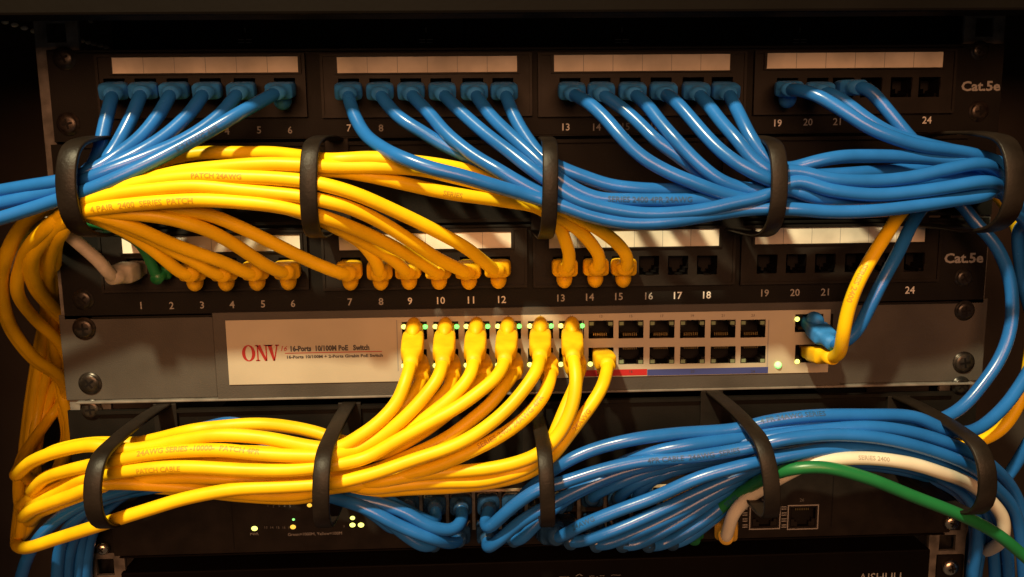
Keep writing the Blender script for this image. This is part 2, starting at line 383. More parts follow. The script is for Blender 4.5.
patch_panel('upper black patch panel full of blue plugs, under the top bar', dict(
    ul=50, ur=1001, vt=47, vb=137, slope=-.008, hw=21, hh=20,
    blocks=[dict(box=(97,306,54,118), strip=(112,298,57,73), holes=hv([115,146,178,211,245,285], 88.5, 88)),
            dict(box=(321,532,53,117), strip=(337,517,56.5,72.5), holes=hv([349,380,411,441,473,503], 88.5, 88)),
            dict(box=(538,746,52,116), strip=(554,730,54,71), holes=hv([570,600,630,661,693,722], 88, 87)),
            dict(box=(754,955,50,114), strip=(767,943,52,68), holes=hv([787,817,843,871,901,929], 88, 87))],
    nums=[('1',128,132,0),('4',227,131,1),('5',259,130,1),('6',290,130,1),('7',349,128,2),('8',381,128,1),('9',412,128,0),('13',566,127,2),('14',597,127,1),('15',626,126.5,0),('16',655,126,0),
          ('19',778,123,2),('20',808,122,1),('21',837,121.5,1),('24',927,120,2)],
    cat=(981,86), screws=[(63,58,14,'screwb'),(67,124,14,'screw'),(981,50,11,'screwb'),(980,111,12,'screw')]))
patch_panel('lower black patch panel with yellow plugs, directly above the grey switch', dict(
    ul=60, ur=986, vt=224, vb=311, slope=-.018, hw=20, hh=19,
    blocks=[dict(box=(100,308,231,291), strip=(122,300,236,252), holes=hv([137,166,196,227,258,289], 268, 267)),
            dict(box=(322,527,229,289), strip=(339,511,233,249), holes=hv([351,381,410,440,470,500], 267, 266)),
            dict(box=(533,735,227,286), strip=(549,719,230,247), holes=hv([563,594,622,649,678,707], 266, 265)),
            dict(box=(741,940,224,283), strip=(755,925,227,243), holes=hv([767,796,825,855,885,914], 264, 262))],
    nums=[('1',141,305.5,1),('2',171.5,305.5,1),('3',202,305,1),('4',232,304.5,1),('5',263,304,1),('6',293,303.5,1),('7',350,302,1),('8',381,301.5,1),('9',410,301,2),('10',441,300.5,2),('11',471,300,2),('12',502,299.5,2),
          ('13',561,298,1),('14',590,297,1),('15',619,296.5,1),('16',649,296,1),('17',678,295.5,2),('18',707,295,2),('19',765,293,1),('20',795,292.5,1),('21',825,292,1),('22',853,291.5,1),('24',910,290,2)],
    cat=(964,258), screws=[(82,300,13,'screwb'),(965,278,11,'screwb')]))

# ------------------------------------------------------------------ cable managers with rings
def strap(parent, u0, v0, u1, v1, omax, wmm, gap=None, lean=0.):
    """D shaped ring: a flat strap leaving the plate at the top (u0,v0), coming forward and returning below (u1,v1)"""
    A, B = at(u0, v0), at(u1, v1); x0 = A.x; zt_, zb = A.z, B.z
    prof = [(0, zt_), (omax*.35, zt_+.5), (omax*.72, zt_-1.0), (omax*.93, zt_-(zt_-zb)*.10), (omax, zt_-(zt_-zb)*.28), (omax*1.02, (zt_+zb)/2), (omax, zb+(zt_-zb)*.26), (omax*.92, zb+(zt_-zb)*.1), (omax*.72, zb+.5), (omax*.35, zb), (0, zb)]
    n = len(prof)
    P = catmull([Vector((x0+(B.x-x0)*i/(n-1)+lean*math.sin(math.pi*i/(n-1)), -a, b)) for i, (a, b) in enumerate(prof)], 3.0)
    P = smooth_path(P, 2); bm = bmesh.new(); prev = None; T = .7
    for i, p in enumerate(P):
        t = (P[min(i+1, len(P)-1)]-P[max(i-1, 0)]).normalized(); nn = Vector((1,0,0)).cross(t).normalized(); w = wmm/2
        sec = [(-w, -T), (-w+.6, -T-.35), (w-.6, -T-.35), (w, -T), (w, T), (w-.8, T*.9), (-w+.8, T*.9), (-w, T)]
        cur = [bm.verts.new((p+Vector((a, 0, 0))+nn*c)*S) for a, c in sec]
        if prev:
            for q in range(8): bm.faces.new([prev[q], prev[(q+1) % 8], cur[(q+1) % 8], cur[q]])
        else: bm.faces.new(cur)
        prev = cur
    bm.faces.new(prev)
    return bmobj('ring', bm, M['strap'], parent, smooth=True)
def manager(label, ul, ur, vt, vb, rings, screws_, om):
    xl, xr, zb, zt_ = rect(ul, vt, ur, vb)
    root = empty('cable_manager', ((xl+xr)/2, 0, zb), label, 'cable manager', 'cable managers')
    bb = bmesh.new(); addbox(bb, xl, xr, 0, 1.6, zb+.3, zt_-.3); addbox(bb, xl+16, xr-16, -2.2, -.01, zt_-2.2, zt_-.4); addbox(bb, xl+16, xr-16, -2.2, -.01, zb+.4, zb+2.2); bmobj('plate', bb, M['black'], root)
    for r in rings:
        strap(root, *r)
        A = at(r[0], r[1]); B = at(r[2], r[3]); bb = bmesh.new()
        addbox(bb, A.x-6, A.x+6, -2.4, -.02, min(A.z, B.z)-1.2, max(A.z, B.z)+.8); bmobj('ring_base', bb, M['block'], root, bevel=.4)
    for (u, v, r, mm) in screws_: screw(root, u, v, r, mm)
    return root
manager('upper black cable manager whose rings hold the crossing blue and yellow cables', 54, 994, 139, 222,
    [(137,140,139,228,64,8.6,None,-3.5), (337,140,333,229,64,7.4), (542,141,537,230,64,6.8), (734,140,731,228,66,7.2), (921,136,919,224,70,9.0,None,4)],
    [], 66)
manager('lower black cable manager whose rings hold the yellow and blue bundles below the switch', 70, 974, 400, 476,
    [(166,404,168,478,74,7.6,None,-4), (350,403,346,478,74,7.4), (533,401,539,478,74,6.8), (711,391,733,470,75,7.4), (897,396,899,468,74,8.4,None,3)],
    [(90,410,13,'screw'),(962,386,11,'screwb')], 74)

# ------------------------------------------------------------------ the grey switch
def rj_hole(parent, u, v, w, h, tongue, o=2.9, leds=()):
    x0, x1, z0, z1 = rect(u-w/2, v-h/2, u+w/2, v+h/2, o)
    p = bmesh.new(); t = .5
    # socket shell: open box going back into the switch
    W = [(x0,z0),(x1,z0),(x1,z1),(x0,z1)]
    f = [p.verts.new(Vector((a, -o-.02, c))*S) for a, c in W]; g = [p.verts.new(Vector((a, 10, c))*S) for a, c in W]
    for i in range(4): p.faces.new([f[i], f[(i+1) % 4], g[(i+1) % 4], g[i]])
    p.faces.new(g); me = bpy.data.meshes.new('port'); p.to_mesh(me); p.free(); port = link('port', me, M['hole'], parent, smooth=False)
    # latch notch shoulders beside the tongue slot
    q = bmesh.new(); hw = (x1-x0); zz = (z1-z0)*.24
    za, zb_ = (z1-zz, z1) if tongue > 0 else (z0, z0+zz)
    addbox(q, x0, x0+hw*.26, -o+.1, 4, za, zb_); addbox(q, x1-hw*.26, x1, -o+.1, 4, za, zb_)
    zc, zd = (z1-zz*1.6, z1-zz) if tongue > 0 else (z0+zz, z0+zz*1.6)
    addbox(q, x0, x0+hw*.14, -o+.1, 4, zc, zd); addbox(q, x1-hw*.14, x1, -o+.1, 4, zc, zd)
    bmobj('latch_shoulder', q, M['block'], port)
    q = bmesh.new()
    for k in range(8):
        x = x0+hw*(.24+.075*k); c0 = z0+.5 if tongue > 0 else z1-.5
        addbox(q, x-.18, x+.18, 1, 6, min(c0, c0+(1.6 if tongue > 0 else -1.6)), max(c0, c0+(1.6 if tongue > 0 else -1.6)))
    bmobj('contacts', q, M['gold'], port)
    for (du, mm) in leds:
        lv = v-h*.22 if tongue > 0 else v+h*.46
        if mm == 'led_off': pbox('led', u+du-2.1, lv-3.6, u+du+2.1, lv-.2, o-1.2, o+.12, M[mm], port); continue
        c = at(u+du*1.12, lv, o+.3); bm = bmesh.new(); bmesh.ops.create_uvsphere(bm, u_segments=12, v_segments=8, radius=S, matrix=Matrix.Translation(c*S) @ Matrix.Diagonal((1.35, .7, 1.3, 1))); bmobj('led', bm, M[mm], port, smooth=True)
    return port
XL, XR, ZB, ZT = rect(62, 313, 984, 397)
ZT = at(512, 307).z; ZB = at(512, 391).z
sw = empty('network_switch', ((XL+XR)/2, 0, ZB), 'grey network switch with pale face, red lettering and yellow cables', 'network switch', None)
u_body0, u_body1 = 216, 840
xb0, xb1 = at(u_body0, 350).x, at(u_body1, 345).x
b = bmesh.new(); addbox(b, XL, xb0-.7, 0, 2.0, ZB, ZT); bmobj('ear', b, M['grey'], sw, bevel=.5)
b = bmesh.new(); addbox(b, xb1+.7, XR, 0, 2.0, ZB, ZT); bmobj('ear', b, M['grey'], sw, bevel=.5)
fx0, fx1, fz0, fz1 = rect(227, 315, 829, 378.5, 2.4)
b = bmesh.new(); addbox(b, xb0, xb1, -2.0, 60, ZB, ZT)
body = bmobj('chassis', b, M['grey'], sw, bevel=.6)
b = bmesh.new(); addbox(b, XL+6, XR-6, -2.8, 1.9, ZB-1.3, ZB-.15); bmobj('lower_edge', b, M['greyedge'], sw, bevel=.3)  # lip in a paler grey than the chassis
# bright face sheet (laid on the chassis, port clusters cut out of both)
COLS = [414.5,446,477,508.5,540.5,571.5,601,631,662,692.5,723,753]
def vr(u): return 329.5-.006*(u-600)*1.0      # upper row
def vr2(u): return 356-.010*(u-600)
holes = []
for u in COLS:
    holes.append(rect(u-12.5, vr(u)-9, u+12.5, vr(u)+9, 2.4)); holes.append(rect(u-12.5, vr2(u)-8.5, u+12.5, vr2(u)+8.5, 2.4))
for v in (323, 353.5): holes.append(rect(795, v-9, 823, v+9, 2.4))
bpy.data.objects.remove(body)
# chassis front with a big window, and the sides
win = (at(398, 340).x, at(830.5, 340).x, at(600, 366.5).z, at(600, 317.5).z)
plate_with_holes('chassis', xb0, xb1, ZB, ZT, -60, 1.95, [win], M['grey'], sw)
plate_with_holes('face_sheet', fx0, fx1, fz0, fz1, 1.97, 2.5, holes, M['face'], sw)
def cluster(u, v, up, plugged):
    if up: leds = ((-9.5, 'led_y' if plugged else 'led_off'), (9.5, 'led_g' if plugged else 'led_off'))
    else: leds = ((-9.5, 'led_y' if plugged else 'led_off'), (9.5, 'led_y' if plugged else 'led_off'))
    return rj_hole(sw, u, v, 24.5, 17.5, 1 if up else -1, 2.45, leds)
for i, u in enumerate(COLS):
    cluster(u, vr(u), True, i < 6); cluster(u, vr2(u), False, i < 7)
    ptext(str(2*i+1), u, vr(u)-13.2, 2.6, M['inkprint'], sw, o=2.6, name='port_number')
rj_hole(sw, 809, 323, 27.5, 17.5, 1, 2.45, ((-10.5,'led_y'),(9.5,'led_off'))); rj_hole(sw, 809, 353.5, 27.5, 17.5, -1, 2.45, ((-10.5,'led_y'),(9.5,'led_off')))
for (a, c) in ((398, 396.9), (583, 582), (768.5, 767.4)):
    pbox('cluster_line', c, 320, a, 371, 2.45, 2.58, M['greyprint'], sw)
pbox('red_stripe', 585, 369.6, 647, 375.8, 2.45, 2.62, M['red'], sw); pbox('blue_stripe', 647.3, 368.2, 768, 374.4, 2.45, 2.62, M['blue_s'], sw)
for i in (7, 9, 11): ptext(str(2*i+2), COLS[i], 371.5, 2.8, M['inkprint'], sw, o=2.75, name='port_number')
c = at(778, 365, 2.6); bm = bmesh.new(); bmesh.ops.create_uvsphere(bm, u_segments=16, v_segments=10, radius=1.9*S, matrix=Matrix.Translation(c*S)); bmobj('power_led', bm, M['led_w'], sw, smooth=True)
# serif logo, built as thick and thin strokes
def logo(parent):
    bm = bmesh.new(); c0 = at(242.5, 353.5, 2.6); c1 = at(277.5, 353.5, 2.6); W = c1.x-c0.x; H = at(260, 345, 2.6).z-at(260, 361, 2.6).z; z0 = at(260, 361, 2.6).z
    def poly(pts):
        vs = [bm.verts.new(Vector((c0.x+a*W, -2.62, z0+b_*H))*S) for a, b_ in pts]; bm.faces.new(vs)
    n = 36; cx, rx, ry = .175, .19, .51
    for i in range(n):
        a0, a1 = 2*math.pi*i/n, 2*math.pi*(i+1)/n
        poly([(cx+rx*math.cos(a0), .5+ry*math.sin(a0)), (cx+rx*math.cos(a1), .5+ry*math.sin(a1)), (cx+rx*.50*math.cos(a1), .5+ry*.86*math.sin(a1)), (cx+rx*.50*math.cos(a0), .5+ry*.86*math.sin(a0))])
    poly([(.415,0),(.455,0),(.455,.97),(.415,.97)]); poly([(.375,0),(.495,0),(.495,.07),(.375,.07)]); poly([(.365,.93),(.47,.93),(.44,1),(.365,1)])
    poly([(.40,1),(.52,1),(.70,0),(.63,0)]); poly([(.66,0),(.70,0),(.70,1),(.66,1)]); poly([(.615,.93),(.74,.93),(.74,1),(.615,1)])
    poly([(.72,1),(.84,1),(.925,.0),(.865,.0)]); poly([(.70,.93),(.87,.93),(.87,1),(.70,1)]); poly([(.885,0),(.92,0),(1.02,1),(.98,1)]); poly([(.94,.93),(1.06,.93),(1.06,1),(.94,1)])
    bmesh.ops.triangulate(bm, faces=bm.faces); me = bpy.data.meshes.new('logo'); bm.to_mesh(me); bm.free(); link('logo', me, M['redprint'], parent, smooth=False)
logo(sw)
ptext('16', 284, 348.5, 5, M['redprint'], sw, o=2.62, slant=.3); 
ptext('16-Ports  10/100M PoE   Switch', 330, 348, 6.0, M['inkprint'], sw, o=2.62, w=79, bold=.05)
ptext('16-Ports 10/100M + 2-Ports Gigabit PoE Switch', 335, 356.6, 4.2, M['inkprint'], sw, o=2.62, w=96, bold=.04)
pbox('red_rule', 285, 352.0, 382, 352.7, 2.5, 2.6, M['redprint'], sw)
for (u, v, r, mm) in ((83,329,14,'screw'),(89,384,14,'screw'),(966,311,12,'screwb'),(965,363,13,'screw')): screw(sw, u, v, r, mm)

# ------------------------------------------------------------------ the black switch below
XL2, XR2 = at(112, 520).x, at(950, 510).x
Z2T, Z2B = at(512, 477).z, at(512, 544).z
s2 = empty('network_switch', ((XL2+XR2)/2, 0, Z2B), 'black network switch with small green and amber lights under the lower bundles', 'network switch')
H2 = [408+26.3*i for i in range(12)]
def v21(u): return 500-.02*(u-408)
def v22(u): return 524-.02*(u-408)
hs = []
for u in H2:
    for v in (v21(u), v22(u)): hs.append(rect(u-10, v-9, u+10, v+9, 1.0))
for u in (765, 803): hs.append(rect(u-12.5, 517-9.5, u+12.5, 517+9.5, 1.0))
plate_with_holes('front_panel', XL2, XR2, Z2B, Z2T, -1.5, 1.0, hs, M['block'], s2)
b = bmesh.new(); addbox(b, XL2+14, XR2-14, 1.55, 220, Z2B+.3, Z2T-.3); bmobj('chassis', b, M['black'], s2)
b = bmesh.new(); addbox(b, XL2+3, XR2-3, -2.0, 1.4, Z2B-1.0, Z2B-.1); bmobj('lower_edge', b, M['cabbar'], s2, bevel=.25)
for u, w_ in ((232, .9), (832, .9)): pbox('seam', u, 488-.03*(u-400), u+w_, 549-.036*(u-232), .9, 1.15, M['hole'], s2)
for i, u in enumerate(H2):
    rj_hole(s2, u, v21(u), 18, 16, 1, 1.0, ((-5.5, 'led_off'), (5.5, 'led_off'))); rj_hole(s2, u, v22(u), 18, 16, -1, 1.0)
for i in range(11):
    u = H2[i]+13.1; pbox('shield_tab', u-1.6, v21(u)-9, u+1.6, v22(u)+7, .95, 1.5, M['tin'], s2)
pbox('shield_edge', 392, 488.3, 704, 490.3, .95, 2.2, M['edge'], s2)
for u in (765, 803):
    rj_hole(s2, u, 517, 24, 18, -1, 1.0); 
    x0, x1, z0, z1 = rect(u-15.5, 505, u+15.5, 529.5, 1.5); t = .55; q = bmesh.new()
    addbox(q, x0, x1, -1.5, -.98, z1-t, z1); addbox(q, x0, x1, -1.5, -.98, z0, z0+t); addbox(q, x0, x0+t, -1.5, -.98, z0+t, z1-t); addbox(q, x1-t, x1, -1.5, -.98, z0+t, z1-t); bmobj('port_frame', q, M['greyprint'], s2)
for s_, u, v in (('25', 763, 501), ('26', 802, 500)): ptext(s_, u, v, 3.2, M['dimprint'], s2, o=1.2, name='port_number')
for v in (508, 514, 520, 526): ptext('=', 745, v, 3, M['greyprint'], s2, o=1.2); ptext('=', 784, v, 3, M['greyprint'], s2, o=1.2)
ptext('Switch 10/100/1000', 408, 481.5, 4.6, M['white'], s2, o=1.2, w=46)
def led2(u, v, m, r=2.6):
    c = at(u, v, 1.1); bm = bmesh.new(); bmesh.ops.create_uvsphere(bm, u_segments=12, v_segments=8, radius=1*S, matrix=Matrix.Translation(c*S) @ Matrix.Diagonal((r*.52, .6, r*.42, 1))); bmobj('led', bm, M[m], s2, smooth=True)
for u, v, m_, r_ in ((254.5,528.5,'led_y',3.2),(293,527,'led_o',3.0),(293.5,519.5,'led_w',1.5),(309.5,505.3,'led_o',2.6),(352.5,518,'led_y',2.6),(352.5,525,'led_y',3.0),(361,525,'led_y',3.2)): led2(u, v, m_, r_)
for k in range(5): ptext(str(k+1), 268+5.5*k, 506, 2.4, M['dimprint'], s2, o=1.2); ptext(str(k+13), 266+6*k, 527.5, 2.4, M['dimprint'], s2, o=1.2); ptext(str(k+7), 334+8*k-6, 518 if k % 2 else 526.5, 2.4, M['dimprint'], s2, o=1.2)
ptext('PWR', 254.5, 534, 2.6, M['greyprint'], s2, o=1.2)
ptext('Green=1000M, Yellow=100M', 315, 534, 3.4, M['greyprint'], s2, o=1.2, w=54)
screw(s2, 102, 549, 8, 'screws', 1.6, False); screw(s2, 952, 523, 9, 'screws', 1.6, False)
b = bmesh.new(); x0, x1, z0, z1 = rect(88, 480, 113, 560, 0); addbox(b, x0, x1, -.4, 1.5, z0+4, z1); bmobj('ear', b, M['black'], s2)
b = bmesh.new(); x0, x1, z0, z1 = rect(938, 478, 962, 530, 0); addbox(b, x0, x1, -.4, 1.5, z0, z1); bmobj('ear', b, M['black'], s2)
# the next unit, only its upper strip in view
s3 = empty('rack_device', at(520, 620), 'dark device at the very bottom, only its upper strip with cut off lettering visible', 'rack device')
z3 = at(512, 560).z
b = bmesh.new(); addbox(b, at(122, 570).x, at(928, 560).x, -2, 160, z3-60, z3); bmobj('front_panel', b, M['cabbar'], s3, bevel=.8)
ptext('AISHUU', 880, 577.5, 9, M['greyprint'], s3, o=2.2, w=42); ptext('~ ^ -.- ~', 590, 575.5, 4, M['dimprint'], s3, o=2.2, w=62)
screw(s3, 951, 568, 10, 'screws', .5, False)
b = bmesh.new(); x0, x1, z0, z1 = rect(936, 555, 962, 600, 0); addbox(b, x0, x1, -.4, 1.5, z0, z1); bmobj('ear', b, M['black'], s3)

# ------------------------------------------------------------------ cables
R = 3.1
def cable(name_label, col, pts, starts=None, ends=None, prints=(), group=None, r=R, boot0=None, boot1=None):
    """pts: (u, v, o).  boot0/boot1: dict(hole=(u,v), end=(u,v,o), latch=±1, mat=..., w, h)"""
    W = [at(*p) for p in pts]
    def prep(bt):
        A = at(bt['hole'][0], bt['hole'][1], 1.5); Bp = at(*bt['end']); ax = (Bp-A).normalized(); return A, Bp, ax
    head, tail = [], []
    if boot0: A0, B0, x0 = prep(boot0); head = [B0-x0*4, B0+x0*.5, B0+x0*3.0]
    if boot1: A1, B1, x1 = prep(boot1); tail = [B1+x1*3.0, B1+x1*.5, B1-x1*4]
    P = smooth_path(catmull(head+W+tail), 3)
    base = P[0]
    root = empty('patch_cable', base, name_label, 'cable', group or '%s patch cables' % col)
    tube_mesh('cord', P, r, M[{'white':'cream','grey':'tan'}.get(col, col)], root)
    if boot0: boot_mesh('boot', A0, B0, boot0.get('w', 12.2), boot0.get('h', 8.6), M[boot0['mat']], root, boot0.get('latch', 0), r=r)
    if boot1: boot_mesh('boot', A1, B1, boot1.get('w', 12.2), boot1.get('h', 8.6), M[boot1['mat']], root, boot1.get('latch', 0), r=r)
    Ls = [0]
    for i in range(1, len(P)): Ls.append(Ls[-1]+(P[i]-P[i-1]).length)
    for (s, u, v, h, flip) in prints:       # lettering begins at the spot of the cord nearest to the pixel
        best = min(range(len(P)), key=lambda i: pxdist(P[i], u, v))
        pm = M[{'yellow':'yprint','blue':'bprint','green':'bprint'}.get(col, 'cprint')]
        print_on(P, r, s, Ls[best], h, pm, root, ang=random.uniform(-.3, .35), flip=flip)
    return root
def pxdist(p, u, v):
    d = p-CAM; f = d.dot(FW); return (512+F*d.dot(RX)/f-u)**2+(288.5-F*d.dot(UP)/f-v)**2

UPN = 'the upper patch panel'; LPN = 'the lower patch panel'
B1 = lambda u, v, eu, ev, eo=23: dict(hole=(u, v), end=(eu, ev-.5, eo), latch=-1 if u in (285, 787) else 0, mat='bboot', w=13.0, h=7.4)
# --- blue, upper patch panel ports 1-6: down to the left
blue_left = [
 (115, (113,94), [(109,108,30),(104,130,34),(99,152,38),(90,170,44),(70,181,50),(40,189,50),(0,197,46),(-40,205,40)]),
 (146, (142,93), [(134,112,31),(123,134,36),(112,153,42),(95,172,46),(65,185,44),(30,194,44),(-40,210,38)]),
 (178, (172,93), [(160,113,32),(141,137,40),(115,157,48),(92,171,52),(60,181,54),(30,186,52),(-40,198,44)]),
 (211, (205,93), [(190,113,32),(165,136,40),(136,154,47),(100,170,51),(62,183,50),(25,190,48),(-40,200,50)]),
 (245, (239,93), [(219,116,34),(186,139,42),(145,157,50),(100,174,55),(60,189,53),(25,198,52),(-40,212,50)]),
 (285, (277,93), [(240,113,40),(195,139,48),(145,165,56),(96,187,59),(55,201,56),(15,214,56),(-40,230,58)])]
for i, (u, e, p) in enumerate(blue_left):
    cable('blue patch cable plugged into port %d of %s' % (i+1, UPN), 'blue', p, boot0=B1(u, 88, e[0], e[1]),
          prints=[('E 24AWG 4PR', 172, 148, 2.4, True)] if i == 5 else [], group='blue cables of the upper patch panel')
# --- blue, ports 7-12: down to the right through the third ring, all the way to the right side
def right_run(k):
    """continuation from the fourth ring to the right edge, k picks the strand"""
    T = [
     [(793,168,52),(814,162,54),(839,157,54),(867,156,52),(907,157,50),(945,160,48),(985,168,46)],
     [(795,175,46),(823,171,48),(854,166,50),(895,163,50),(938,166,50),(982,165,50)],
     [(795,171,58),(829,179,60),(876,181,60),(914,177,60),(945,170,60),(982,164,58)],
     [(795,181,60),(829,190,62),(876,195,62),(923,191,62),(955,186,62),(988,182,60)],
     [(793,190,58),(817,198,58),(870,198,52),(930,190,50),(985,186,48)],
     [(792,209,62),(829,212,62),(870,211,62),(923,205,62),(955,200,60),(985,195,58)],
     [(793,200,50),(829,205,50),(880,203,48),(930,196,46),(985,190,44)],
     [(795,186,46),(840,186,44),(890,184,44),(940,178,42),(985,172,42)],
     [(795,196,40),(840,200,38),(900,192,36),(940,186,36),(985,180,36)],
     [(795,178,38),(840,174,38),(900,170,36),(940,168,36),(985,168,36)],
     [(795,205,44),(840,212,44),(880,206,44),(930,200,42),(985,192,42)],
     [(795,192,34),(840,190,30),(900,186,30),(950,176,30),(985,172,30)]]
    return T[k]
def exit_right(j):
    """past the fifth ring: bending away over the side of the rack"""
    E = [[(1010,178,40),(1040,200,25),(1060,260,0)], [(1012,190,36),(1040,215,18),(1055,280,-10)], [(1008,196,38),(1035,225,20),(1050,290,-5)], [(1012,205,34),(1036,240,10),(1048,310,-20)]]
    return E[j % 4]
mid = [
 # port 7
 (349, (348,94), [(353,112,33),(364,133,40),(381,147,52),(400,157,62),(430,168,66),(462,176,66),(495,186,64),(530,196,60),(562,206,60),(594,217,60),(630,223,60),(674,221,60),(716,214,58),(752,209,58)], 5),
 (380, (380,94), [(390,108,31),(404,121,36),(421,131,38),(440,143,40),(465,155,42),(500,172,44),(535,189,46),(575,205,46),(620,217,46),(670,218,46),(720,212,46),(760,207,46)], 10),
 (411, (411,94), [(428,112,34),(446,133,42),(473,155,50),(500,171,56),(525,186,58),(545,196,58),(575,210,57),(608,215,56),(650,218,54),(696,213,54),(738,205,54),(765,200,52)], 6),
 (441, (443,94), [(462,113,34),(486,134,42),(511,153,50),(530,168,55),(550,182,58),(575,199,60),(605,208,60),(646,214,60),(696,211,60),(738,202,60),(765,196,60)], 3),
 (473, (475,94), [(490,115,35),(509,134,43),(530,153,50),(546,168,54),(566,184,56),(596,198,57),(630,200,57),(690,200,56),(730,199,54),(765,190,54)], 4),
 (503, (505,94), [(516,120,35),(531,144,43),(543,158,48),(566,170,52),(590,179,52),(608,185,52),(640,189,52),(674,190,50),(700,191,48),(740,190,44),(768,184,40)], 7)]
for i, (u, e, p, k) in enumerate(mid):
    cable('blue patch cable plugged into port %d of %s' % (i+7, UPN), 'blue', p+right_run(k)+exit_right(i), boot0=B1(u, 88, e[0], e[1], 24),
          prints=[('SERIES 2400 4PR 24AWG', 606, 194, 2.5, False)] if i == 4 else [('4 PAIR CABLE', 370, 138, 2.2, False)] if i == 9 else [], group='blue cables of the upper patch panel')
right = [
 (570, (573,94), [(586,101,36),(605,118,44),(622,138,50),(641,156,54),(668,172,57),(692,182,58),(724,194,58),(755,200,56)], 5),
 (600, (602,94), [(622,108,32),(640,124,38),(656,140,44),(678,156,46),(705,175,46),(740,188,46),(768,190,46)], 8),
 (630, (634,94), [(646,104,34),(661,123,42),(675,139,48),(699,164,53),(721,181,55),(748,190,55),(770,192,55)], 6),
 (661, (665,94), [(674,100,36),(687,114,42),(704,134,49),(722,152,55),(745,168,60),(770,180,61)], 3),
 (693, (698,94), [(709,106,34),(722,123,42),(738,141,50),(752,159,54),(770,172,57)], 2),
 (722, (728,94), [(734,104,34),(741,118,41),(751,138,48),(764,156,52),(779,168,54)], 0)]
dk = [5, 8, 10, 3, 2, 0]
for i, (u, e, p, k) in enumerate(right):
    rr = right_run([9,8,11,4,2,0][i])
    cable('blue patch cable plugged into port %d of %s' % (i+13, UPN), 'blue', p+rr+exit_right(i+1), boot0=B1(u, 87.6, e[0], e[1], 24), group='blue cables of the upper patch panel')
# ports 19-21; port 19 turns down at the right and comes back in the lower bundle
lower_t1 = [(949,431,44),(915,417,46),(867,415,50),(809,416,52),(770,421,50),(736,429,48),(673,434,50),(630,440,52),(589,451,50),(562,464,50),(540,480,44),(527,492,36)]
cable('blue patch cable plugged into port 19 of %s' % UPN, 'blue',
      [(800,90,34),(816,95,40),(842,110,46),(868,127,50),(894,138,52),(920,146,52),(948,150,50),(975,155,46),(1008,168,40),(1034,205,30),(1046,270,20),(1042,340,20),(1019,387,28),(997,414,34),(975,430,38)]+lower_t1,
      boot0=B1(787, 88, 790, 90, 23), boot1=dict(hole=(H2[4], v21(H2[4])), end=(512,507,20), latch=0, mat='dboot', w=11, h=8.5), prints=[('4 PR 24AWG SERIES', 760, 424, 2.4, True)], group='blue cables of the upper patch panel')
cable('blue patch cable plugged into port 20 of %s' % UPN, 'blue', [(834,95,32),(850,106,36),(868,120,40),(890,133,42),(920,143,42),(950,150,42),(985,160,42)]+exit_right(1), boot0=B1(817, 88, 822, 92, 25), group='blue cables of the upper patch panel')
cable('blue patch cable plugged into port 21 of %s' % UPN, 'blue', [(868,88,33),(877,98,35),(891,115,38),(904,131,40),(916,144,40),(940,156,38),(985,166,38)]+exit_right(2), boot0=B1(843, 88, 856, 88, 26), group='blue cables of the upper patch panel')

# --- yellow: lower patch panel to grey switch, looping round the left side of the rack
YB = lambda u, v, eu, ev, eo=21: dict(hole=(u, v), end=(eu, ev, eo), latch=-1, mat='yboot', w=12.5, h=8.4)
def J(pts, du=0, dv=0, do=0): return [(u+du, v+dv, o+do) for u, v, o in pts]
Up = {   # panel side, plug -> ring at the left
 3: [(183,274,25),(168,262,29),(150,247,34),(125,231,40),(100,220,46),(82,214,50)],
 4: [(214,274,25),(200,264,29),(178,253,33),(150,238,38),(118,224,44),(88,214,48)],
 5: [(246,273,26),(228,264,30),(200,254,36),(172,244,42),(139,229,50),(112,219,54),(86,212,56)],
 6: [(278,271,27),(262,263,32),(240,248,38),(210,231,46),(172,219,52),(138,214,55),(100,212,56),(78,212,54)],
 7: [(340,273,27),(312,262,31),(273,243,37),(240,227,42),(210,215,46),(183,210,50),(150,206,52),(100,205,52),(78,206,52)],
 8: [(378,266,27),(372,255,30),(362,243,34),(345,232,40),(325,222,44),(300,212,46),(260,202,46),(200,196,46),(140,196,46),(85,200,46)],
 9: [(401,266,27),(390,257,30),(372,246,34),(348,233,42),(326,221,46),(300,211,50),(260,203,50),(200,198,50),(140,200,50),(85,206,50)],
 10:[(428,267,27),(412,257,32),(390,245,40),(356,229,50),(323,217,58),(301,211,60),(270,205,62),(240,202,62),(200,200,62),(144,203,61),(100,208,60),(78,212,56)],
 11:[(455,267,28),(440,260,33),(417,245,42),(379,221,52),(345,206,59),(320,200,61),(301,196,61),(270,193,61),(240,190,61),(194,186,61),(144,190,60),(105,196,59),(78,203,56)],
 12:[(484,262,29),(468,249,36),(434,230,46),(395,211,54),(356,194,60),(326,185,62),(304,181,62),(270,178,61),(240,177,61),(194,176,60),(150,181,59),(111,191,57),(78,199,54)],
 13:[(570,258,27),(565,240,32),(557,222,36),(540,208,38),(505,201,40),(448,193,44),(406,184,48),(365,175,52),(330,170,54),(306,171,54),(260,170,54),(200,172,54),(150,178,53),(100,192,50),(75,200,48)],
 14:[(600,257,27),(596,250,29),(585,236,34),(568,222,38),(545,208,40),(510,193,40),(481,184,42),(445,175,44),(417,169,50),(379,167,54),(334,167,57),(306,165,59),(265,164,59),(222,167,58),(180,172,56),(140,182,54),(100,193,50),(75,203,48)],
 15:[(628,258,28),(620,246,31),(600,230,37),(575,216,41),(550,203,42),(510,185,42),(481,174,42),(445,166,46),(406,161,52),(373,158,54),(331,160,55),(306,157,40),(273,153,32),(240,153,28),(200,153,28),(160,161,32),(120,178,38),(80,196,40)]}
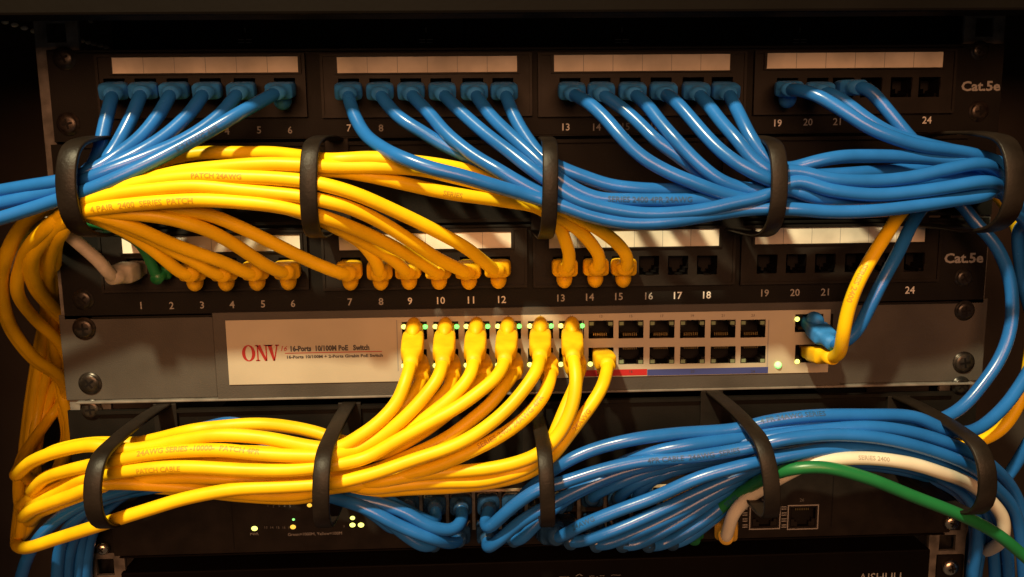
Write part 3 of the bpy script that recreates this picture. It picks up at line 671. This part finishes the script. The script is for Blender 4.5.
K = [ # left hand loops: from the ring above, round the side of the rack, to the left end below
 [(55,204,44),(25,223,32),(7,255,20),(2,290,-2),(12,328,-26),(34,357,-42),(60,376,-62),(66,395,-80),(52,415,-82),(34,440,-60),(22,462,-28)],
 [(60,217,48),(38,236,40),(22,262,15),(17,290,0),(34,318,-32),(60,344,-57),(67,366,-78),(54,388,-84),(42,420,-82),(36,455,-60),(34,482,-6)],
 [(62,223,46),(46,238,36),(32,256,25),(34,284,-2),(52,308,-36),(66,325,-62),(57,350,-82),(44,380,-84),(35,420,-82),(30,465,-64),(27,503,-8)],
 [(63,228,42),(52,246,28),(46,275,-5),(48,310,-52),(40,350,-82),(32,400,-84),(26,450,-77),(22,505,-30),(19,537,-6)],
 [(62,226,40),(54,245,22),(52,280,-20),(50,320,-62),(53,360,-82),(61,400,-84),(68,430,-72),(62,460,-52),(46,487,-8)]]
Lo = { # left end -> plug at the switch
 'F2': [(17,475,18),(31,462,34),(56,452,44),(94,445,52),(128,450,53),(172,442,54),(218,435,56),(265,438,56),(313,447,56),(338,448,56)],
 'F1': [(24,470,16),(40,459,26),(60,449,34),(94,443,34),(135,443,32),(160,438,34),(193,430,42),(225,426,38),(260,424,36),(291,427,34),(322,434,34),(340,441,36)],
 'F3': [(32,491,16),(47,477,34),(87,466,50),(112,461,56),(156,453,58),(218,450,59),(260,454,60),(313,456,60),(335,455,60)],
 'F4': [(38,502,18),(62,489,34),(87,478,48),(118,472,57),(175,467,60),(249,470,61),(290,470,61),(313,468,61),(332,465,61)],
 'F5': [(20,547,14),(31,547,32),(56,539,44),(94,527,56),(112,521,59),(150,509,60),(187,498,60),(237,489,60),(275,487,60),(310,485,60),(332,483,60)],
 'F6': [(23,517,16),(34,509,30),(75,494,46),(100,484,50),(140,484,46),(190,488,44),(237,493,44),(293,495,46),(330,488,48)],
 'H1': [(36,500,12),(62,484,24),(95,466,36),(140,458,40),(200,452,42),(260,452,44),(320,456,46)],
 'H2': [(36,500,6),(62,488,18),(95,474,30),(140,466,36),(200,462,40),(260,464,42),(320,466,44)],
 'H3': [(34,503,10),(62,492,24),(95,480,36),(140,476,38),(200,474,42),(260,476,44),(320,476,44)]}
Sw = { # into the switch: points then boot
 'u1': ([(355,439,56),(378,423,54),(397,402,50),(406,380,46)], (414.5,328.5), (411,361,36), 1),
 'u2': ([(352,450,55),(380,437,54),(402,420,53),(423,398,50),(438,378,46)], (446,328.4), (443,360,36), 1),
 'u3': ([(352,459,52),(378,450,52),(401,437,52),(427,417,52),(453,396,50),(470,376,46)], (477,328.3), (474,359,36), 1),
 'u4': ([(363,459,58),(396,441,57),(427,424,56),(458,407,54),(484,388,51),(500,373,46)], (508.5,328.1), (505,358,37), 1),
 'u5': ([(369,475,60),(410,461,59),(460,443,58),(490,424,57),(512,404,54),(528,384,50),(537,370,46)], (540.5,328), (540,355,36), 1),
 'u6': ([(375,482,50),(422,474,50),(463,471,50),(503,466,52),(538,454,54),(557,437,54),(568,418,53),(575,394,50),(576,374,46)], (571.5,328), (573,355,36), 1),
 'l1': ([(360,441,40),(385,425,42),(404,405,42),(416,390,38)], (414.5,356), (421,376,28), -1),
 'l2': ([(350,452,46),(380,443,46),(412,425,44),(436,403,42),(449,388,38)], (446,356), (452,374,28), -1),
 'l3': ([(350,460,46),(385,452,46),(420,434,44),(450,412,42),(473,392,40)], (477,355.6), (484,374,28), -1),
 'l4': ([(365,473,46),(400,460,48),(445,439,48),(470,421,46),(492,402,44),(506,384,40)], (508.5,355.4), (514,371,28), -1),
 'l5': ([(370,483,48),(400,476,50),(432,468,52),(465,454,53),(497,438,53),(525,418,51),(543,397,47),(549,383,42)], (540.5,355), (550,370,30), -1),
 'l6': ([(365,488,48),(410,484,48),(447,482,48),(480,481,48),(510,474,50),(534,464,50),(548,448,50),(557,428,48),(567,404,44),(576,384,40)], (571.5,354.8), (577,370,28), -1),
 'l7': ([(360,492,42),(410,489,42),(455,487,42),(500,481,44),(530,472,46),(552,456,48),(567,437,48),(580,420,48),(594,401,44),(603,385,40)], (601,354.5), (607,364,26), -1)}
combo = [(12,1,'F1','l1'),(11,0,'F2','u1'),(10,1,'F3','u2'),(9,4,'H1','l2'),(8,4,'H2','u3'),(7,4,'H3','l3'),(6,2,'F4','u4'),(5,3,'F5','u5'),(4,2,'F6','l5'),(3,3,'F5b','l4'),(13,3,'H4','u6'),(14,0,'H5','l6'),(15,1,'H6','l7')]
Lo['F5b'] = J(Lo['F4'], 2, 10, -14); Lo['H4'] = J(Lo['F6'], 3, -5, -10); Lo['H5'] = J(Lo['F6'], -2, -12, -16); Lo['H6'] = J(Lo['F6'], 6, 3, -12)
PN = dict(u1='first upper',u2='second upper',u3='third upper',u4='fourth upper',u5='fifth upper',u6='sixth upper',l1='first lower',l2='second lower',l3='third lower',l4='fourth lower',l5='fifth lower',l6='sixth lower',l7='seventh lower')
P2U = {3:196,4:227,5:258,6:289,7:351,8:381,9:410,10:440,11:470,12:500,13:563,14:594,15:622}
P2E = {3:(191,274),4:(223,274),5:(254,273),6:(286,272),7:(348,273),8:(379,273),9:(407,272),10:(437,272),11:(467,272),12:(496,270),13:(566,269),14:(597,268),15:(625,268)}
for n, (pt, k, lo, s_) in enumerate(combo):
    d = ((n*37) % 7-3)*.9
    kk = J(K[k], d*.9, -d*.8, d*1.5) if n > 2 else K[k]
    sp_, hole, end, latch = Sw[s_]
    pr = []
    if pt == 10: pr = [('4 PAIR  2400  SERIES  PATCH', 96, 207, 2.5, True), ('24AWG SERIES -10000-  PATCH 4PR', 140, 456, 2.5, False)]
    if pt == 12: pr = [('PATCH 24AWG', 194, 178, 2.2, True)]
    if s_ == 'l5': pr = [('SERIES 2400 24AWG 4PR', 478, 450, 2.5, False)]
    if pt == 6: pr = [('PATCH CABLE', 140, 473, 2.2, False)]
    if s_ == 'l7': pr = [('24AWG', 574, 430, 2.3, False)]
    if pt == 13: pr = [('SERIES', 440, 192, 2.3, True)]
    cable('yellow cable from lower patch panel port %d to %s jack of grey switch' % (pt, PN[s_]), 'yellow', Up[pt]+kk+Lo[lo]+sp_,
          boot0=YB(P2U[pt], 267-(P2U[pt]-196)*.004, *P2E[pt]), boot1=dict(hole=hole, end=end, latch=latch, mat='yboot', w=10.8, h=8.0),
          prints=pr, group='yellow cables looping from patch panel to switch', r=3.15)

# --- port 1 and port 2 of the lower panel
cable('greyish white patch cable plugged into port 1 of %s' % LPN, 'grey', [(108,272,26),(98,260,28),(84,248,30),(68,234,32),(52,224,30),(30,225,20),(18,240,0),(14,270,-20)],
      boot0=dict(hole=(137,268), end=(117,276,20), latch=0, mat='tan', w=12, h=9), group='single cables of the lower patch panel')
cable('green cable half hidden behind yellow cables at port 2 of %s' % LPN, 'green', [(154,270,12),(149,257,14),(140,243,16),(117,230,18),(88,222,20),(60,224,14),(46,246,-10)],
      boot0=dict(hole=(166,268), end=(160,275,9), latch=0, mat='green', w=9, h=6.5), group='single cables of the lower patch panel', r=2.7)

# --- uplinks of the grey switch
cable('yellow patch cable rising from the lower uplink jack at the right end of grey switch', 'yellow',
      [(839,354,36),(843,335,44),(848,310,46),(857,285,46),(872,257,44),(888,232,40),(903,210,30),(925,195,16),(962,188,8),(998,196,-8),(1021,240,-14),(1029,290,-8),(1031,345,8),(1022,395,20),(1000,430,20),(960,446,22),(905,450,26),(850,452,28),(790,462,30),(730,476,26),(690,492,22),(665,505,20)],
      boot0=dict(hole=(811,352), end=(829,357,26), latch=0, mat='yboot', w=12, h=8), prints=[('SERIES 2400', 866, 268, 2.6, True)], group='uplink cables', r=3.2)
cable('blue patch cable rising from the upper uplink jack at the right end of grey switch', 'blue',
      [(841,344,32),(856,332,34),(869,308,36),(883,280,36),(899,251,32),(912,224,24),(927,203,18),(945,196,14),(961,204,14),(975,222,18),(996,246,22),(1010,281,24),(1011,325,26),(1001,356,28),(984,382,30),(962,407,32),(938,420,34),(900,424,38),(860,424,46),(826,423,50),(775,431,50),(739,438,50),(683,446,54),(640,456,50),(600,474,42),(575,492,30),(562,500,26)],
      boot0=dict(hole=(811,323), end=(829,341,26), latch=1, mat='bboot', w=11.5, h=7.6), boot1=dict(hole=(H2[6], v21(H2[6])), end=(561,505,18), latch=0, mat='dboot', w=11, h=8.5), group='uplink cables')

# --- blue cables of the black switch
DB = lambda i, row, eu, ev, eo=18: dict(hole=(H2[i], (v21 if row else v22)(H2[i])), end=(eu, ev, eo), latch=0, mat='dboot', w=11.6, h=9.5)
lowL = [
 (DB(2,1,461,508,22), [(462,520,34),(452,530,42),(432,527,46),(400,510,46),(360,499,44),(320,494,38),(270,482,38),(187,480,38),(140,486,40),(108,494,38),(75,508,32),(50,526,26),(30,552,20),(15,600,10)], 'front one of two blue cables crossing left below the second lower ring'),
 (DB(2,0,459,538,24), [(452,543,34),(434,539,46),(400,526,49),(363,507,49),(335,498,44),(300,488,40),(240,482,34),(180,484,34),(140,490,36),(105,499,34),(80,515,28),(62,540,20),(56,600,10)], 'lowest bright blue cable crossing left from the black switch'),
 (DB(1,1,435,508,24), [(436,522,34),(425,520,40),(400,507,40),(370,492,36),(330,482,32),(280,474,28),(200,470,28),(140,482,30),(100,500,28),(82,522,20),(70,550,14),(66,600,5)], 'blue cable from a shaded plug, second from the left on the black switch'),
 (DB(1,0,434,542,24), [(425,547,30),(405,535,30),(382,517,30),(350,500,30),(310,488,28),(240,424,30),(200,429,30),(165,440,26),(120,470,20),(88,520,16),(80,560,8),(78,610,0)], 'dark blue cable sagging lowest beside the foot of the second lower ring'),
 (DB(0,1,408,506,22), [(408,520,28),(396,530,28),(375,515,26),(345,498,24),(300,486,22),(230,480,20),(160,480,22),(110,505,18),(90,540,10),(86,600,0)], 'blue cable from the leftmost plug of the black switch')]
for n, (bt, p, d) in enumerate(lowL): cable(d, 'blue', p, boot0=bt, group='blue cables of the black switch')
X = {  # continuation right of the fourth lower ring to the fifth ring and down the right side
 'u3': [(775,441,60),(826,435,60),(871,437,60),(915,446,58),(966,464,50),(992,484,36),(1016,515,22),(1026,600,5)],
 'u2': [(770,437,54),(820,430,55),(871,427,55),(915,433,52),(963,449,46),(992,466,32),(1018,500,16),(1036,590,0)],
 'u5': [(790,455,58),(826,449,57),(867,448,54),(920,458,50),(966,477,42),(990,502,28),(1006,545,12),(1010,610,0)],
 'u6': [(785,462,46),(830,455,46),(880,455,42),(930,465,38),(968,485,30),(988,515,18),(994,560,5),(996,620,0)],
 'u7': [(790,462,30),(830,462,34),(880,463,34),(930,474,30),(966,495,24),(978,530,14),(972,580,6),(970,620,0)]}
lowR = [
 (DB(3,1,489,508,24), [(485,522,36),(488,528,44),(500,518,50),(517,503,53),(541,488,54),(560,483,54),(605,469,54),(642,461,54),(698,456,56),(757,446,58)]+X['u3'], 'blue cable lifting from the fourth plug of the black switch across the third lower ring', [('4PR CABLE  24AWG  SERIES', 648, 459, 2.5, False)]),
 (DB(3,0,488,538,26), [(487,548,36),(498,541,42),(519,523,46),(542,509,48),(578,490,44),(620,473,42),(660,463,42),(710,450,46)]+X['u2'], 'blue cable starting lowest just left of the third lower ring', []),
 (DB(4,0,514,538,28), [(520,540,34),(540,520,34),(570,497,32),(612,478,30),(660,469,30),(730,460,34)]+J(X['u6'],0,-6,-4), 'blue cable with a dark rounded plug at the foot of the third lower ring', []),
 (dict(DB(5,0,556,536,34), w=13, h=11.5), [(566,534,42),(580,526,49),(614,512,52),(655,497,54),(698,478,57),(736,467,58),(765,460,58)]+X['u5'], 'front bright blue cable from the thick dark plug under the third lower ring', [('24AWG', 578, 528, 2.3, False)]),
 (DB(6,0,570,540,26), [(582,541,30),(608,533,33),(655,513,34),(700,492,36),(740,475,38)]+X['u6'], 'shaded blue cable directly behind the front bright one', []),
 (DB(7,0,596,542,24), [(607,544,28),(636,533,30),(676,514,31),(716,492,32),(752,474,34)]+J(X['u6'],2,5,-6), 'dark blue cable, second one behind the front bright cable', []),
 (DB(8,0,622,542,24), [(634,545,26),(658,534,28),(695,512,29),(730,488,30),(762,472,30)]+X['u7'], 'dark blue cable, third one behind the front bright cable', []),
 (DB(9,0,648,542,24), [(660,545,24),(682,535,26),(715,512,27),(745,486,27),(770,472,27)]+J(X['u7'],4,-4,-6), 'dark blue cable, fourth one behind the front bright cable', []),
 (DB(10,0,672,540,22), [(684,540,23),(704,526,24),(728,506,25),(752,486,25),(775,472,25)]+J(X['u7'],-3,3,-10), 'dark blue cable nearest to the green one', []),
 (DB(7,1,592,498,18), [(596,494,24),(612,486,30),(635,476,32),(670,466,34),(720,458,36)]+J(X['u6'],0,-9,-8), 'blue cable leaving the upper plug just right of the third lower ring', []),
 (DB(8,1,619,498,18), [(621,496,24),(634,484,30),(660,474,32),(700,464,32),(740,458,32)]+J(X['u7'],0,-9,0), 'blue cable from the middle one of three small upper plugs', []),
 (DB(9,1,641,496,16), [(638,500,22),(640,490,28),(660,476,32),(690,466,34),(735,455,36)]+J(X['u2'],0,5,-10), 'blue cable from the rightmost of three small upper plugs', [])]
for bt, p, d, pr in lowR: cable(d, 'blue', p, boot0=bt, prints=pr, group='blue cables of the black switch')

cable('bright green cable arching across the lower right corner', 'green',
      [(696,534,20),(708,520,24),(724,505,28),(745,490,36),(765,478,48),(787,470,58),(820,467,63),(861,476,64),(915,497,62),(963,516,60),(997,534,58),(1024,556,56),(1060,590,52)],
      boot0=dict(hole=(694,520), end=(694,535,15), latch=0, mat='green', w=10.5, h=8), group='single cables of the black switch', r=3.0, prints=[('SERIES', 728, 502, 2.4, False)])
cable('off white cable with a dark yellow boot arching under the blue bundle', 'white',
      [(729,527,30),(735,511,36),(748,498,38),(766,486,42),(785,475,50),(811,463,57),(861,458,60),(908,463,60),(942,473,55),(970,484,44),(990,500,38),(1003,518,34),(1003,536,30),(991,549,12),(976,551,-10),(957,547,-30),(938,541,-60)],
      boot0=dict(hole=(H2[11]+29, 520), end=(726,535,22), latch=0, mat='bronze', w=12, h=9.5), group='single cables of the black switch', r=3.2, prints=[('SERIES 2400', 855, 460, 2.0, False)])
# dark blue drops behind the bottom corners
for n, (p, d) in enumerate([([(1030,440,10),(1012,470,4),(985,505,0),(972,540,-6),(970,600,-10)], 'dark blue cable dropping beside the right rail at the bottom'),
                            ([(1060,215,30),(1022,225,14),(1020,262,4),(1030,310,0),(1050,360,0)], 'dark blue cable curving down at the right edge beside the lower patch panel')]):
    cable(d, 'blue', p, group='blue cables at the right side')

# ------------------------------------------------------------------ light
def area(name, pos, target, size, power, col, sy=None):
    L = bpy.data.lights.new(name, 'AREA'); L.size = size; L.energy = power; L.color = col
    if sy: L.shape = 'RECTANGLE'; L.size_y = sy
    o = bpy.data.objects.new(name, L); C.objects.link(o); o.location = pos
    o.rotation_euler = (Vector(target)-Vector(pos)).to_track_quat('-Z', 'Y').to_euler(); return o
area('ceiling_lamp', (-.32, -.68, .73), (-.05, 0, -.14), .05, 22.5, (1, .85, .50))
area('room_light', (-.1, -1.6, .35), (0, 0, -.12), 1.0, 21.0, (1, .45, .20), .6)
w = bpy.data.worlds.new('World'); sc.world = w; w.use_nodes = True
bg = w.node_tree.nodes['Background']; bg.inputs['Color'].default_value = (1, .72, .50, 1); bg.inputs['Strength'].default_value = .08
sc.view_settings.view_transform = 'Standard'; sc.view_settings.look = 'None'; sc.view_settings.exposure = 0; sc.view_settings.gamma = 1
try: sc.cycles.use_denoising = True
except Exception: pass
